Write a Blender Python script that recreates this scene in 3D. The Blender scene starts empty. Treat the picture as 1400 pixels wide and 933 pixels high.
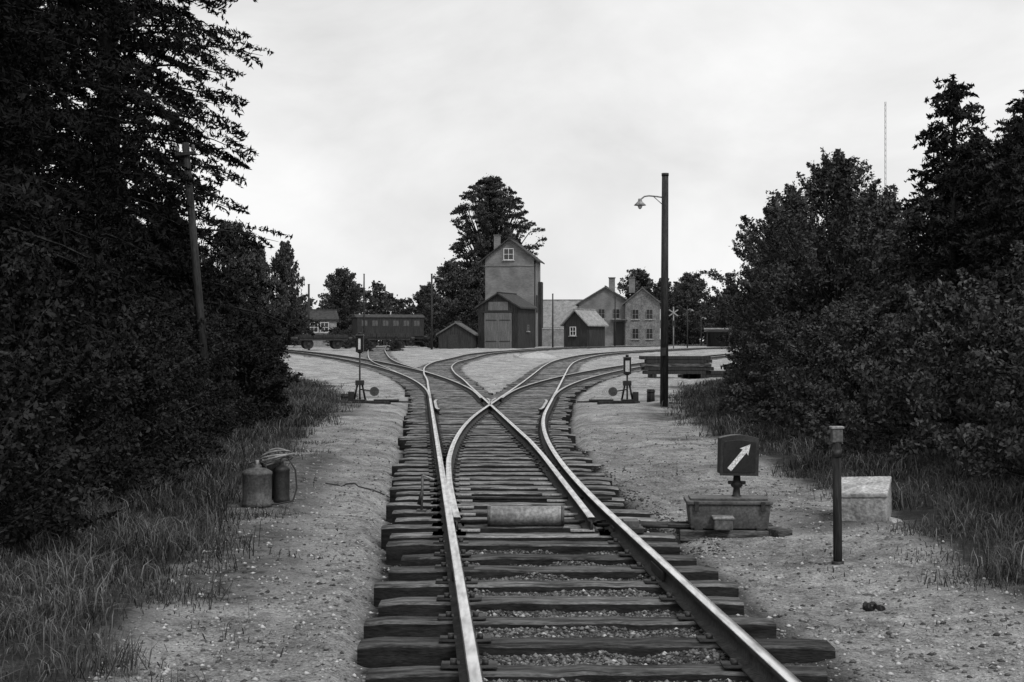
import bpy, math, numpy as np
from mathutils import Vector, Matrix, Euler
scene=bpy.context.scene
RNG=np.random.default_rng(7)

# ------------------------------------------------------------------ helpers
_tab=np.random.default_rng(3).random((256,256))
def vnoise(x,y,s,seed=0):
    x=np.asarray(x,float)/s+seed*17.3; y=np.asarray(y,float)/s+seed*9.1
    xi=np.floor(x).astype(int); yi=np.floor(y).astype(int); fx=x-xi; fy=y-yi
    fx=fx*fx*(3-2*fx); fy=fy*fy*(3-2*fy)
    g=lambda a,b:_tab[a&255,b&255]
    return (g(xi,yi)*(1-fx)+g(xi+1,yi)*fx)*(1-fy)+(g(xi,yi+1)*(1-fx)+g(xi+1,yi+1)*fx)*fy
def sstep(t):
    t=np.clip(t,0,1); return t*t*(3-2*t)
def zr(y): return 1.1*sstep((np.asarray(y,float)-50)/125)      # rail-top level along the line

def herm(pts):
    d=np.array([p[0] for p in pts],float); v=np.array([p[1] for p in pts],float)
    m=np.gradient(v,d)
    def f(y):
        y=np.asarray(y,float); yc=np.clip(y,d[0],d[-1]); i=np.clip(np.searchsorted(d,yc)-1,0,len(d)-2)
        h=d[i+1]-d[i]; t=(yc-d[i])/h
        r=(2*t**3-3*t**2+1)*v[i]+(t**3-2*t**2+t)*h*m[i]+(-2*t**3+3*t**2)*v[i+1]+(t**3-t**2)*h*m[i+1]
        r=r+np.where(y>d[-1],(y-d[-1])*m[-1],0)+np.where(y<d[0],(y-d[0])*m[0],0)
        return r
    return f
aline=lambda y:.58-.064*(np.asarray(y,float)-6.7)
_af=herm([(50,float(aline(50))),(58,float(aline(58))),(69,-3.52),(83,-4.22),(92,-4.2),(101,-3.6),(118,-2.2),(130,.6),(143,4.3),(160,12),(185,27)])
A=lambda y:np.where(np.asarray(y)<54,aline(y),_af(y))
_bf=herm([(58,1.29),(69,1.86),(83,2.66),(92,3.35),(101,4.45),(118,7.9),(130,12.6),(145,20),(170,36)])
def B(y):
    y=np.asarray(y,float)
    q=aline(y)+.0028*np.maximum(y-12.8,0)**2
    s=float(aline(33))+.0028*20.2**2
    lin=s+.050*(y-33)
    return np.where(y<33,q,np.where(y<60,lin,_bf(y)))
C=lambda y:aline(y)-.00165*np.maximum(np.asarray(y,float)-40,0)**2
def D(y):
    y=np.asarray(y,float); s=float(B(40)); return s+.05*(y-40)+.0025*np.maximum(y-40,0)**2
E=herm([(64,float(C(64))),(76,-5.8),(90,-8.0),(120,-11.4),(175,-16)])
TR=[(A,-20,185),(B,12.8,168),(C,40,150),(D,40,118),(E,64,175)]

XL=herm([(-20,-1.9),(7,-2.0),(12.5,-2.5),(20,-3.15),(30,-3.95),(45,-5.3),(62,-8.9),(80,-14),(110,-26),(200,-40)])
XR=herm([(-20,3.2),(8,3.2),(13.4,3.5),(20,3.5),(26,3.6),(40,4.6),(50,5.9),(64,9.5),(85,16),(110,26),(200,60)])
def trackdist(x,y):
    d=np.full(np.shape(x),99.)
    for f,a,b in TR:
        dd=np.abs(x-f(y)); dd=np.where((y<a)|(y>b),99,dd); d=np.minimum(d,dd)
    return d
def ground_z(x,y):
    x=np.asarray(x,float); y=np.asarray(y,float)
    td=trackdist(x,y)
    right=sstep((x-A(y))/.4)*sstep((30-y)/8)
    near=sstep((1.78-.55*right*vnoise(x,y,.7,21)-td)/.35)
    out=-.215+.04*right+.05*sstep((td-1.6)/1.2)+(vnoise(x,y,.9)-.5)*.10+(vnoise(x,y,.28,2)-.5)*.045+(vnoise(x,y,3.1,4)-.5)*.09
    bed=-.192+(vnoise(x,y,.33,5)-.5)*.05+(vnoise(x,y,.12,6)-.5)*.035
    bed=bed-.11*(1-.6*right)*sstep((td-.72)/.15)*sstep((1.6-td)/.3)*sstep((46-y)/8)-.05*sstep((y-11)/3)*sstep((60-y)/10)
    z=out*(1-near)+bed*near
    bl=sstep((XL(y)-x)/3.2); br=sstep((x-XR(y))/3.2)
    fade=1-.6*sstep((y-50)/40)
    z=z+bl*.32*fade+br*.34*fade
    z=z+np.where(y>55,.03,0)*sstep((y-55)/30)
    return z+zr(y)
gz=lambda x,y:float(ground_z(np.array([x]),np.array([y]))[0])

# ------------------------------------------------------------------ materials
def g3(v): return (v,v,v,1)
def nmat(name,c1,c2,scale=5,rough=.8,bump=.3,bdist=.01,stretch=(1,1,1),metal=0,spec=.3,fine=None,lo=.35,hi=.65):
    m=bpy.data.materials.new(name); m.use_nodes=True; nt=m.node_tree; N=nt.nodes; Lk=nt.links
    b=N['Principled BSDF']; b.inputs['Roughness'].default_value=rough; b.inputs['Metallic'].default_value=metal
    b.inputs['Specular IOR Level'].default_value=spec
    tc=N.new('ShaderNodeTexCoord'); mp=N.new('ShaderNodeMapping'); mp.inputs['Scale'].default_value=stretch
    Lk.new(tc.outputs['Object'],mp.inputs['Vector'])
    n=N.new('ShaderNodeTexNoise'); n.inputs['Scale'].default_value=scale; n.inputs['Detail'].default_value=5; n.inputs['Roughness'].default_value=.65
    Lk.new(mp.outputs[0],n.inputs['Vector'])
    r=N.new('ShaderNodeValToRGB'); r.color_ramp.elements[0].position=lo; r.color_ramp.elements[1].position=hi
    r.color_ramp.elements[0].color=g3(c1); r.color_ramp.elements[1].color=g3(c2)
    Lk.new(n.outputs['Fac'],r.inputs['Fac'])
    n2=N.new('ShaderNodeTexNoise'); n2.inputs['Scale'].default_value=fine or scale*7; n2.inputs['Detail'].default_value=2
    Lk.new(mp.outputs[0],n2.inputs['Vector'])
    mr=N.new('ShaderNodeMapRange'); mr.inputs['From Min'].default_value=.3; mr.inputs['From Max'].default_value=.7; mr.inputs['To Min'].default_value=.6; mr.inputs['To Max'].default_value=1.35
    Lk.new(n2.outputs['Fac'],mr.inputs['Value'])
    mx=N.new('ShaderNodeMix'); mx.data_type='RGBA'; mx.blend_type='MULTIPLY'; mx.inputs['Factor'].default_value=1
    Lk.new(r.outputs[0],mx.inputs['A']); Lk.new(mr.outputs[0],mx.inputs['B'])
    Lk.new(mx.outputs['Result'],b.inputs['Base Color'])
    if bump:
        bp=N.new('ShaderNodeBump'); bp.inputs['Strength'].default_value=bump; bp.inputs['Distance'].default_value=bdist
        Lk.new(n2.outputs['Fac'],bp.inputs['Height']); Lk.new(bp.outputs[0],b.inputs['Normal'])
    return m
M={}
M['rail_side']=nmat('rusty_rail_side',.025,.065,6,.75,.4)
M['rail_top']=nmat('worn_rail_head',.72,.95,3,.28,.05,.002,metal=1,stretch=(1,.15,1))
M['rail_old']=nmat('dull_rail_head',.4,.65,3,.38,.1,.002,metal=1,stretch=(1,.2,1))
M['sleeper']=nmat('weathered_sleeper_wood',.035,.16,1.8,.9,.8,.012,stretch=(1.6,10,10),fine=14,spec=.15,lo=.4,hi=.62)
M['sleeper_side']=nmat('gap_shaded_sleeper_side',.010,.03,2,.9,.5,.01,stretch=(1.6,10,10),spec=.1)  # sides coloured darker than the tops to paint in shade between sleepers
M['iron']=nmat('dark_iron',.015,.04,8,.55,.3,.004,spec=.4)
M['steel']=nmat('grey_painted_steel',.05,.12,6,.55,.3,.004,spec=.4)
M['lightsteel']=nmat('galvanised_steel',.14,.32,5,.5,.4,.004,spec=.4)
M['concrete']=nmat('weathered_concrete',.26,.55,5,.9,.6,.01)
M['white']=nmat('white_paint',.62,.8,9,.6,.1,.002)
M['black']=nmat('black_paint',.008,.02,7,.45,.15,.002,spec=.4)
M['pole']=nmat('tarred_pole_wood',.02,.06,3,.85,.7,.01,stretch=(6,6,.5),spec=.15)
M['plank_dark']=nmat('dark_timber_boards',.02,.055,3,.85,.4,.02,stretch=(5,5,.3),spec=.2)
M['door']=nmat('grey_boarded_door',.09,.17,3,.8,.4,.02,stretch=(5,5,.3))
M['roof_dark']=nmat('dark_roof_tiles',.025,.06,3,.8,.5,.03)
M['roof_light']=nmat('pale_eternit_roof',.20,.34,2,.8,.4,.03)
M['roof_mid']=nmat('grey_roof_tiles',.08,.16,2,.8,.4,.03)
M['render']=nmat('pale_rendered_wall',.2,.34,2,.9,.3,.02)
M['wallmid']=nmat('grey_rendered_wall',.13,.22,1.2,.9,.3,.02)
M['glass']=nmat('window_glass',.015,.03,3,.12,0,spec=.6)
M['bark']=nmat('tree_bark',.02,.06,5,.9,0,.02,stretch=(2,2,.4),spec=.1)
def brickmat():
    m=bpy.data.materials.new('brick_wall'); m.use_nodes=True; nt=m.node_tree;N=nt.nodes;Lk=nt.links
    b=N['Principled BSDF']; b.inputs['Roughness'].default_value=.9
    tc=N.new('ShaderNodeTexCoord'); sp=N.new('ShaderNodeSeparateXYZ'); Lk.new(tc.outputs['Object'],sp.inputs[0])
    ad=N.new('ShaderNodeMath'); Lk.new(sp.outputs[0],ad.inputs[0]); Lk.new(sp.outputs[1],ad.inputs[1])
    cb=N.new('ShaderNodeCombineXYZ'); Lk.new(ad.outputs[0],cb.inputs[0]); Lk.new(sp.outputs[2],cb.inputs[1])
    bt=N.new('ShaderNodeTexBrick'); bt.inputs['Scale'].default_value=1; bt.inputs['Brick Width'].default_value=.24; bt.inputs['Row Height'].default_value=.075; bt.inputs['Mortar Size'].default_value=.01
    bt.inputs['Color1'].default_value=g3(.12); bt.inputs['Color2'].default_value=g3(.19); bt.inputs['Mortar'].default_value=g3(.23)
    Lk.new(cb.outputs[0],bt.inputs['Vector'])
    n=N.new('ShaderNodeTexNoise'); n.inputs['Scale'].default_value=.7; n.inputs['Detail'].default_value=6; Lk.new(tc.outputs['Object'],n.inputs['Vector'])
    mr=N.new('ShaderNodeMapRange'); mr.inputs['From Min'].default_value=.3; mr.inputs['From Max'].default_value=.7; mr.inputs['To Min'].default_value=.65; mr.inputs['To Max'].default_value=1.25; Lk.new(n.outputs['Fac'],mr.inputs['Value'])
    mx=N.new('ShaderNodeMix'); mx.data_type='RGBA'; mx.blend_type='MULTIPLY'; mx.inputs['Factor'].default_value=1
    Lk.new(bt.outputs['Color'],mx.inputs['A']); Lk.new(mr.outputs[0],mx.inputs['B']); Lk.new(mx.outputs['Result'],b.inputs['Base Color'])
    return m
M['brick']=brickmat()
def leafmat(name,c1,c2,gl=0.0):
    m=bpy.data.materials.new(name); m.use_nodes=True; nt=m.node_tree;N=nt.nodes;Lk=nt.links
    N.remove(N['Principled BSDF']); b=N.new('ShaderNodeBsdfDiffuse')
    at=N.new('ShaderNodeAttribute'); at.attribute_name='tint'
    mx=N.new('ShaderNodeMix'); mx.data_type='RGBA'; mx.inputs['A'].default_value=g3(c1); mx.inputs['B'].default_value=g3(c2)
    Lk.new(at.outputs['Fac'],mx.inputs['Factor']); Lk.new(mx.outputs['Result'],b.inputs['Color'])
    Lk.new(b.outputs[0],N['Material Output'].inputs['Surface'])
    return m
M['needles']=leafmat('spruce_needles',.006,.034)
M['leaf']=leafmat('green_leaves',.018,.125)
M['leafdark']=leafmat('dark_leaves',.008,.05)
M['farleaf']=leafmat('distant_leaves',.02,.11)
M['grass']=leafmat('grass_blades',.015,.27)
M['stone']=leafmat('gravel_stones',.04,.55)

# ------------------------------------------------------------------ mesh builders
def mesh_np(name,V,F,mats,mi=None,tint=None,smooth=False):
    me=bpy.data.meshes.new(name); V=np.asarray(V,np.float32)
    me.vertices.add(len(V)); me.vertices.foreach_set('co',V.ravel())
    loops=np.concatenate([f.ravel() for f in F]).astype(np.int32)
    tot=np.concatenate([np.full(len(f),f.shape[1],np.int32) for f in F])
    st=np.concatenate([[0],np.cumsum(tot)[:-1]]).astype(np.int32)
    me.loops.add(len(loops)); me.loops.foreach_set('vertex_index',loops)
    me.polygons.add(len(tot)); me.polygons.foreach_set('loop_start',st); me.polygons.foreach_set('loop_total',tot)
    for m in mats: me.materials.append(m)
    if mi is not None: me.polygons.foreach_set('material_index',np.asarray(mi,np.int32))
    if smooth: me.polygons.foreach_set('use_smooth',np.ones(len(tot),bool))
    if tint is not None:
        a=me.attributes.new('tint','FLOAT','POINT'); a.data.foreach_set('value',np.asarray(tint,np.float32))
    me.update(calc_edges=True)
    return me
def add_obj(name,me,loc=(0,0,0),rot=(0,0,0),scale=(1,1,1),parent=None):
    o=bpy.data.objects.new(name,me); scene.collection.objects.link(o)
    o.location=loc; o.rotation_euler=rot; o.scale=scale
    if parent: o.parent=parent
    return o
def tube_arr(polys,radii,n=5):
    Vs=[];Fs=[];off=0
    for P,R in zip(polys,radii):
        m=len(P); T=np.gradient(P,axis=0); T/=np.linalg.norm(T,axis=1)[:,None]+1e-9
        ref=np.array([0.31,.22,.93]) if abs(T[0][2])<.8 else np.array([1,.1,0.])
        U=np.cross(T,ref); U/=np.linalg.norm(U,axis=1)[:,None]+1e-9; W=np.cross(T,U)
        a=np.arange(n)*2*np.pi/n
        ring=P[:,None,:]+R[:,None,None]*(np.cos(a)[None,:,None]*U[:,None,:]+np.sin(a)[None,:,None]*W[:,None,:])
        Vs.append(ring.reshape(-1,3))
        i=np.arange(m-1)[:,None]*n; k=np.arange(n)[None,:]; k2=(k+1)%n
        Fs.append(np.stack([i+k,i+k2,i+n+k2,i+n+k],-1).reshape(-1,4)+off); off+=m*n
    return np.concatenate(Vs),np.concatenate(Fs)
class G:
    def __init__(s,name,loc=(0,0,0),rz=0,tilt=(0,0)):
        s.e=bpy.data.objects.new(name,None); scene.collection.objects.link(s.e); s.e.empty_display_size=.2
        s.e.location=loc; s.e.rotation_euler=(tilt[0],tilt[1],rz)
    def poly(s,name,V,F,mat,bevel=0,rot=(0,0,0),loc=(0,0,0),smooth=False):
        me=bpy.data.meshes.new(name); me.from_pydata([tuple(v) for v in V],[],[tuple(f) for f in F])
        ms=mat if isinstance(mat,list) else [mat]
        for m in ms: me.materials.append(m)
        if smooth:
            for p in me.polygons: p.use_smooth=True
        o=add_obj(name,me,loc,rot,parent=s.e)
        if bevel:
            b=o.modifiers.new('b','BEVEL'); b.width=bevel; b.segments=2; b.limit_method='ANGLE'
        return o
    def box(s,name,size,c,mat,bevel=.004,rot=(0,0,0),top=1.0):
        x,y,z=[v/2 for v in size]
        V=[(-x,-y,-z),(x,-y,-z),(x,y,-z),(-x,y,-z),(-x*top,-y*top,z),(x*top,-y*top,z),(x*top,y*top,z),(-x*top,y*top,z)]
        F=[(3,2,1,0),(4,5,6,7),(0,1,5,4),(1,2,6,5),(2,3,7,6),(3,0,4,7)]
        return s.poly(name,V,F,mat,bevel,rot,c)
    def cyl(s,name,p0,p1,r0,mat,r1=None,n=16,caps=True):
        r1=r0 if r1 is None else r1
        p0=Vector(p0);p1=Vector(p1);d=(p1-p0); L=d.length; q=d.to_track_quat('Z','Y')
        V=[];F=[]
        for r,z in((r0,0),(r1,L)):
            for k in range(n):
                a=2*math.pi*k/n; V.append(p0+q@Vector((r*math.cos(a),r*math.sin(a),z)))
        for k in range(n): F.append((k,(k+1)%n,n+(k+1)%n,n+k))
        me=bpy.data.meshes.new(name)
        if caps: F.append(tuple(range(n-1,-1,-1))); F.append(tuple(range(n,2*n)))
        me.from_pydata([tuple(v) for v in V],[],F); me.materials.append(mat)
        for i,p in enumerate(me.polygons): p.use_smooth=i<n
        return add_obj(name,me,parent=s.e)
    def lathe(s,name,prof,mat,n=24,loc=(0,0,0),rot=(0,0,0)):
        V=[];F=[]
        for r,z in prof:
            for k in range(n):
                a=2*math.pi*k/n; V.append((r*math.cos(a),r*math.sin(a),z))
        for i in range(len(prof)-1):
            for k in range(n): F.append((i*n+k,i*n+(k+1)%n,(i+1)*n+(k+1)%n,(i+1)*n+k))
        F.append(tuple(range(n-1,-1,-1))); F.append(tuple((len(prof)-1)*n+k for k in range(n)))
        o=s.poly(name,V,F,mat,0,rot,loc)
        for i,p in enumerate(o.data.polygons): p.use_smooth=i<(len(prof)-1)*n
        return o
    def tube(s,name,pts,r,mat,n=8):
        V,F=tube_arr([np.array(pts,float)],[np.full(len(pts),r)],n)
        me=mesh_np(name,V,[F],[mat],smooth=True); return add_obj(name,me,parent=s.e)

# ------------------------------------------------------------------ ground
ys=[ -40,-20,-8,0,3]; y=4.5
while y<3500:
    ys.append(y); y+=max(.06,.011*y) if y<70 else .03*y
ys=np.array(ys)
xp=list(np.arange(-6,6,.075)); x=6.0; ex=[]
while x<3000: ex.append(x); x+=.07+.05*(x-6)+.05
xs=np.array([-e for e in ex[::-1]]+xp[1:]+ex)
X,Y=np.meshgrid(xs,ys); 
Z=ground_z(X.ravel(),Y.ravel()).reshape(X.shape)
nx,ny=len(xs),len(ys)
V=np.stack([X.ravel(),Y.ravel(),Z.ravel()],1)
i=np.arange(ny-1)[:,None]*nx+np.arange(nx-1)[None,:]
F=np.stack([i,i+1,i+nx+1,i+nx],-1).reshape(-1,4)
def groundmat():
    m=bpy.data.materials.new('sandy_ground'); m.use_nodes=True; nt=m.node_tree;N=nt.nodes;Lk=nt.links
    N.remove(N['Principled BSDF']); b=N.new('ShaderNodeBsdfDiffuse'); Lk.new(b.outputs[0],N['Material Output'].inputs['Surface'])
    tc=N.new('ShaderNodeTexCoord')
    def noise(s,d=6,r=.6):
        n=N.new('ShaderNodeTexNoise'); n.inputs['Scale'].default_value=s; n.inputs['Detail'].default_value=d; n.inputs['Roughness'].default_value=r
        Lk.new(tc.outputs['Object'],n.inputs['Vector']); return n.outputs['Fac']
    def math_(op,a,b_):
        q=N.new('ShaderNodeMath'); q.operation=op
        for k,v in enumerate((a,b_)):
            if isinstance(v,(int,float)): q.inputs[k].default_value=v
            else: Lk.new(v,q.inputs[k])
        return q.outputs[0]
    def ramp(f,p0,p1,c0,c1):
        r=N.new('ShaderNodeValToRGB'); r.color_ramp.elements[0].position=p0; r.color_ramp.elements[1].position=p1
        r.color_ramp.elements[0].color=g3(c0); r.color_ramp.elements[1].color=g3(c1); Lk.new(f,r.inputs['Fac']); return r.outputs[0]
    def mix(f,a,b_,bt='MIX'):
        q=N.new('ShaderNodeMix'); q.data_type='RGBA'; q.blend_type=bt
        if isinstance(f,(int,float)): q.inputs['Factor'].default_value=f
        else: Lk.new(f,q.inputs['Factor'])
        Lk.new(a,q.inputs['A']); Lk.new(b_,q.inputs['B']); return q.outputs['Result']
    nb=noise(.8,4,.7); nm=noise(5,5,.75); nf=noise(42,4,.85)
    sand=ramp(nb,.34,.66,.26,.52)
    sand=mix(1.0,sand,ramp(nm,.32,.68,.5,1.3),'MULTIPLY')
    sand=mix(1.0,sand,ramp(nf,.34,.66,.35,1.55),'MULTIPLY')
    bed=mix(1.0,ramp(nm,.3,.7,.05,.15),ramp(nf,.34,.66,.25,1.9),'MULTIPLY')
    soil=mix(1.0,ramp(nm,.3,.7,.03,.09),ramp(nf,.3,.7,.5,1.3),'MULTIPLY')
    a1=N.new('ShaderNodeAttribute'); a1.attribute_name='bed'
    a2=N.new('ShaderNodeAttribute'); a2.attribute_name='soil'
    a3=N.new('ShaderNodeAttribute'); a3.attribute_name='gap_shade'
    br=math_('MULTIPLY',math_('SUBTRACT',math_('ADD',nm,math_('MULTIPLY',nf,.4)),.7),1.6)
    f1=ramp(math_('ADD',a1.outputs['Fac'],math_('MULTIPLY',br,.8)),.3,.7,0,1)
    f2=ramp(math_('ADD',a2.outputs['Fac'],br),.25,.75,0,1)
    bed=mix(a3.outputs['Fac'],bed,mix(1.0,bed,ramp(nb,0,1,.25,.25),'MULTIPLY'))
    col=mix(f1,sand,bed); col=mix(f2,col,soil)
    Lk.new(col,b.inputs['Color'])
    hb=math_('ADD',nf,math_('MULTIPLY',nm,1.0))
    bp=N.new('ShaderNodeBump'); bp.inputs['Strength'].default_value=.9; bp.inputs['Distance'].default_value=.035
    Lk.new(hb,bp.inputs['Height']); Lk.new(bp.outputs[0],b.inputs['Normal'])
    return m
me=mesh_np('ground',V,[F],[groundmat()],smooth=True)
xx,yy=V[:,0].astype(float),V[:,1].astype(float)
td=trackdist(xx,yy)
bed=sstep((1.6-td)/.5)*(1-.35*sstep((yy-60)/40))
bed=np.maximum(bed,sstep((2.3-np.abs(xx+.4))/1.2)*sstep((yy-36)/5)*sstep((52-yy)/6)*.8)
gap_shade=np.maximum(sstep((yy-11.5)/2)*sstep((75-yy)/20),sstep((A(yy)-.8-xx)/.15)*sstep((40-yy)/8))  # mask darkening the bed colour, painted shade for gaps and voids between sleepers
soil=np.maximum(sstep((XL(yy)+.25-xx)/.9),sstep((xx-XR(yy)+.3)/.9))
soil=np.where(yy>200,1,soil)
soil=np.maximum(soil,.55*sstep((vnoise(xx,yy,1.7,8)-.45)/.2)*sstep((np.maximum(XL(yy)+1.2-xx,xx-XR(yy)+1.4))/.9))
for nm_,arr in(('bed',bed),('soil',soil),('gap_shade',gap_shade)):
    a=me.attributes.new(nm_,'FLOAT','POINT'); a.data.foreach_set('value',arr.astype(np.float32))
add_obj('ground',me)

# ------------------------------------------------------------------ sleepers + rails
trk=G('railway_track')
rng=np.random.default_rng(11)
SV=[];SF=[];SM=[];off=0;ST=[]
y=1.0
while y<150:
    yc=y+rng.normal(0,.02)
    cs=sorted([(float(f(yc)),k) for k,(f,a,b) in enumerate(TR) if a<=yc<=b])
    iv=[]
    for c,k in cs:
        a,b=c-1.3,c+1.24
        if iv and a<iv[-1][1]-.0: iv[-1][1]=b
        else: iv.append([a,b])
    for a,b in iv:
        a+=rng.normal(0,.06); b+=rng.normal(0,.09)
        w=rng.uniform(.20,.26); t=-.142+rng.normal(0,.005); yaw=rng.normal(0,.014)
        nseg=max(6,int((b-a)/.14)) if yc<45 else 3
        xsn=np.linspace(a,b,nseg+1); zz=float(zr(yc))
        cx=(a+b)/2
        rows=[]
        for j,xv in enumerate(xsn):
            dy=(xv-cx)*yaw+rng.normal(0,.005)
            tt=t+rng.normal(0,.003)-(.010 if j in(0,nseg) else 0)
            ww=w/2+rng.normal(0,.005)
            rows.append([(xv,yc-ww+dy,zz-.36),(xv,yc-ww+dy,zz+tt-.014),(xv,yc-ww+dy+.014,zz+tt),(xv,yc+ww+dy-.014,zz+tt),(xv,yc+ww+dy,zz+tt-.014),(xv,yc+ww+dy,zz-.36)])
        R_=np.array(rows); SV.append(R_.reshape(-1,3))
        for j in range(nseg):
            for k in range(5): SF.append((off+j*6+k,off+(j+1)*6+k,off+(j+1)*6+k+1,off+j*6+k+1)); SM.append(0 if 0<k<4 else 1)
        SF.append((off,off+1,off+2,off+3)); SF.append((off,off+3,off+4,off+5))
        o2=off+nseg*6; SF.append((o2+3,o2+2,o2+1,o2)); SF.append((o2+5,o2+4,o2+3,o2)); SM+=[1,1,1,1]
        ST.append(np.full((nseg+1)*6,rng.random()*(.4 if yc<12.5 else .5)+(.5 if yc>12.5 else .05))); off+=(nseg+1)*6
    y+=.66 if y<12 else (.60 if y<60 else .66)
m=M['sleeper'].copy(); m.name='track_sleeper_wood'; nt=m.node_tree; b=nt.nodes['Principled BSDF']; src=b.inputs['Base Color'].links[0].from_socket
at=nt.nodes.new('ShaderNodeAttribute'); at.attribute_name='tint'
mr=nt.nodes.new('ShaderNodeMapRange'); mr.inputs['To Min'].default_value=.5; mr.inputs['To Max'].default_value=2.5; nt.links.new(at.outputs['Fac'],mr.inputs['Value'])
mx=nt.nodes.new('ShaderNodeMix'); mx.data_type='RGBA'; mx.blend_type='MULTIPLY'; mx.inputs['Factor'].default_value=1
nt.links.new(src,mx.inputs['A']); nt.links.new(mr.outputs[0],mx.inputs['B']); nt.links.new(mx.outputs['Result'],b.inputs['Base Color'])
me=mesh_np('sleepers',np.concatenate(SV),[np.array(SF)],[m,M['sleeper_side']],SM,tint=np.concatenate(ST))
add_obj('sleepers',me,parent=trk.e)

PROF=[(-.0625,-.14),(.0625,-.14),(.0625,-.128),(.012,-.115),(.009,-.045),(.034,-.034),(.035,-.007),(.028,0),(-.028,0),(-.035,-.007),(-.034,-.034),(-.009,-.045),(-.012,-.115),(-.0625,-.128)]
def rail(name,fx,y0,y1,dz=0,top='rail_top'):
    yy=[y0]
    while yy[-1]<y1: yy.append(yy[-1]+max(.4,.01*yy[-1]))
    yy[-1]=y1; yy=np.array(yy); xx=fx(yy); P=np.stack([xx,yy,zr(yy)+dz],1)
    T=np.gradient(P,axis=0); T/=np.linalg.norm(T,axis=1)[:,None]; N_=np.stack([T[:,1],-T[:,0],0*T[:,0]],1)
    n=len(PROF); pr=np.array(PROF)
    V=(P[:,None,:]+pr[None,:,0,None]*N_[:,None,:]+np.array([0,0,1.])[None,None,:]*pr[None,:,1,None]).reshape(-1,3)
    i=np.arange(len(yy)-1)[:,None]*n;k=np.arange(n)[None,:];k2=(k+1)%n
    F=np.stack([i+k,i+k2,i+n+k2,i+n+k],-1).reshape(-1,4)
    ti=[j for j in range(n) if pr[j,1]>-.01 and pr[(j+1)%n,1]>-.01]
    mi=np.tile([1 if j in ti else 0 for j in range(n)],len(yy)-1)
    cap=np.array([list(range(n))]); cap2=cap[:,::-1]+(len(yy)-1)*n
    mi=np.concatenate([mi,[0,0]])
    me=mesh_np(name,V,[F,cap,cap2],[M['rail_side'],M[top]],mi)
    return add_obj(name,me,parent=trk.e)
h=.75
rail('stock_rail_left',lambda y:A(y)-h,-12,185)
rail('stock_rail_right',lambda y:np.where(y<12.8,A(y),B(y))+h,-12,168)
rail('switch_rail_right',lambda y:A(y)+h-.15*np.clip(1-(y-12.9)/10,0,1)-.06*np.clip(1-(y-12.9)/7,0,1),12.9,185,.002)
rail('switch_rail_left',lambda y:B(y)-h+.068*np.clip(1-(y-12.9)/6.5,0,1),12.9,168,.002)
rail('siding_rail_outer',lambda y:C(y)-h,40,150,.004,'rail_old')
rail('siding_rail_inner',lambda y:C(y)+h-.07*np.clip(1-(y-40)/8,0,1),40,150,.006,'rail_old')
rail('loop_rail_outer',lambda y:D(y)+h,40,118,.004,'rail_old')
rail('loop_rail_inner',lambda y:D(y)-h+.07*np.clip(1-(y-40)/8,0,1),40,118,.006,'rail_old')
rail('yard_rail_left',lambda y:E(y)-h,64,175,.003,'rail_old')
rail('yard_rail_right',lambda y:E(y)+h,64,175,.007,'rail_old')
chk=lambda f,s,y0,y1:(lambda y:f(y)+s*(h-.115-.05*np.clip((np.abs(y-(y0+y1)/2)-(y1-y0)*.35)/((y1-y0)*.15),0,1)))
rail('check_rail_left',chk(A,-1,33.5,39),33.5,39,-.004,'rail_old')
rail('check_rail_right',chk(B,1,33.5,39),33.5,39,-.004,'rail_old')
rail('wing_rail_left',lambda y:B(y)-h-.11,36.8,40,-.003,'rail_old')
rail('wing_rail_right',lambda y:A(y)+h+.11,36.8,40,-.003,'rail_old')
PV=[];PF=[];o_=0
def addbox(x,y,z,sx,sy,sz):
    global o_
    b=np.array([(-1,-1,-1),(1,-1,-1),(1,1,-1),(-1,1,-1),(-1,-1,1),(1,-1,1),(1,1,1),(-1,1,1)])*np.array([sx,sy,sz])/2+np.array([x,y,z])
    PV.append(b); PF.extend([[o_+q for q in f] for f in [(3,2,1,0),(4,5,6,7),(0,1,5,4),(1,2,6,5),(2,3,7,6),(3,0,4,7)]]); o_+=8
y=1.0
while y<46:
    rs=[float(A(y))-h,(float(A(y)) if y<12.8 else float(B(y)))+h]
    if y>12.8: rs+=[float(B(y))-h,float(A(y))+h]
    for r in rs:
        addbox(r,y,-.131,.30,.15,.012)
        for s in(-1,1):
            addbox(r+s*.085,y,-.115,.035,.05,.03)
    y+=.66 if y<12 else .60
add_obj('rail_fastenings',mesh_np('rail_fastenings',np.concatenate(PV),[np.array(PF)],[M['iron']]),parent=trk.e)
for nm,xj,yj in(('fishplate',float(A(10.4))-h,10.4),('fishplate',float(A(10.4))+h,10.4)):
    for s in(-1,1): trk.box(nm,(.02,.5,.07),(xj+s*.028,yj,-.08),M['iron'],.003,rot=(0,0,.064))
for j in range(9):
    yj=12.94+.60*j
    for f,s in((B,-1),(A,1)):
        xj=float(f(yj))+s*(h-.17-(.12 if s>0 else .0))
        trk.box('slide_chair',(.22,.11,.016),(xj,yj,-.122),M['lightsteel'],.003)
for yj in(13.2,15.2):
    trk.cyl('stretcher_rod',(float(A(yj))-h+.05,yj+.25,-.11),(float(A(yj))+h+.3,yj+.25,-.11),.018,M['iron'],n=8)

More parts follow.
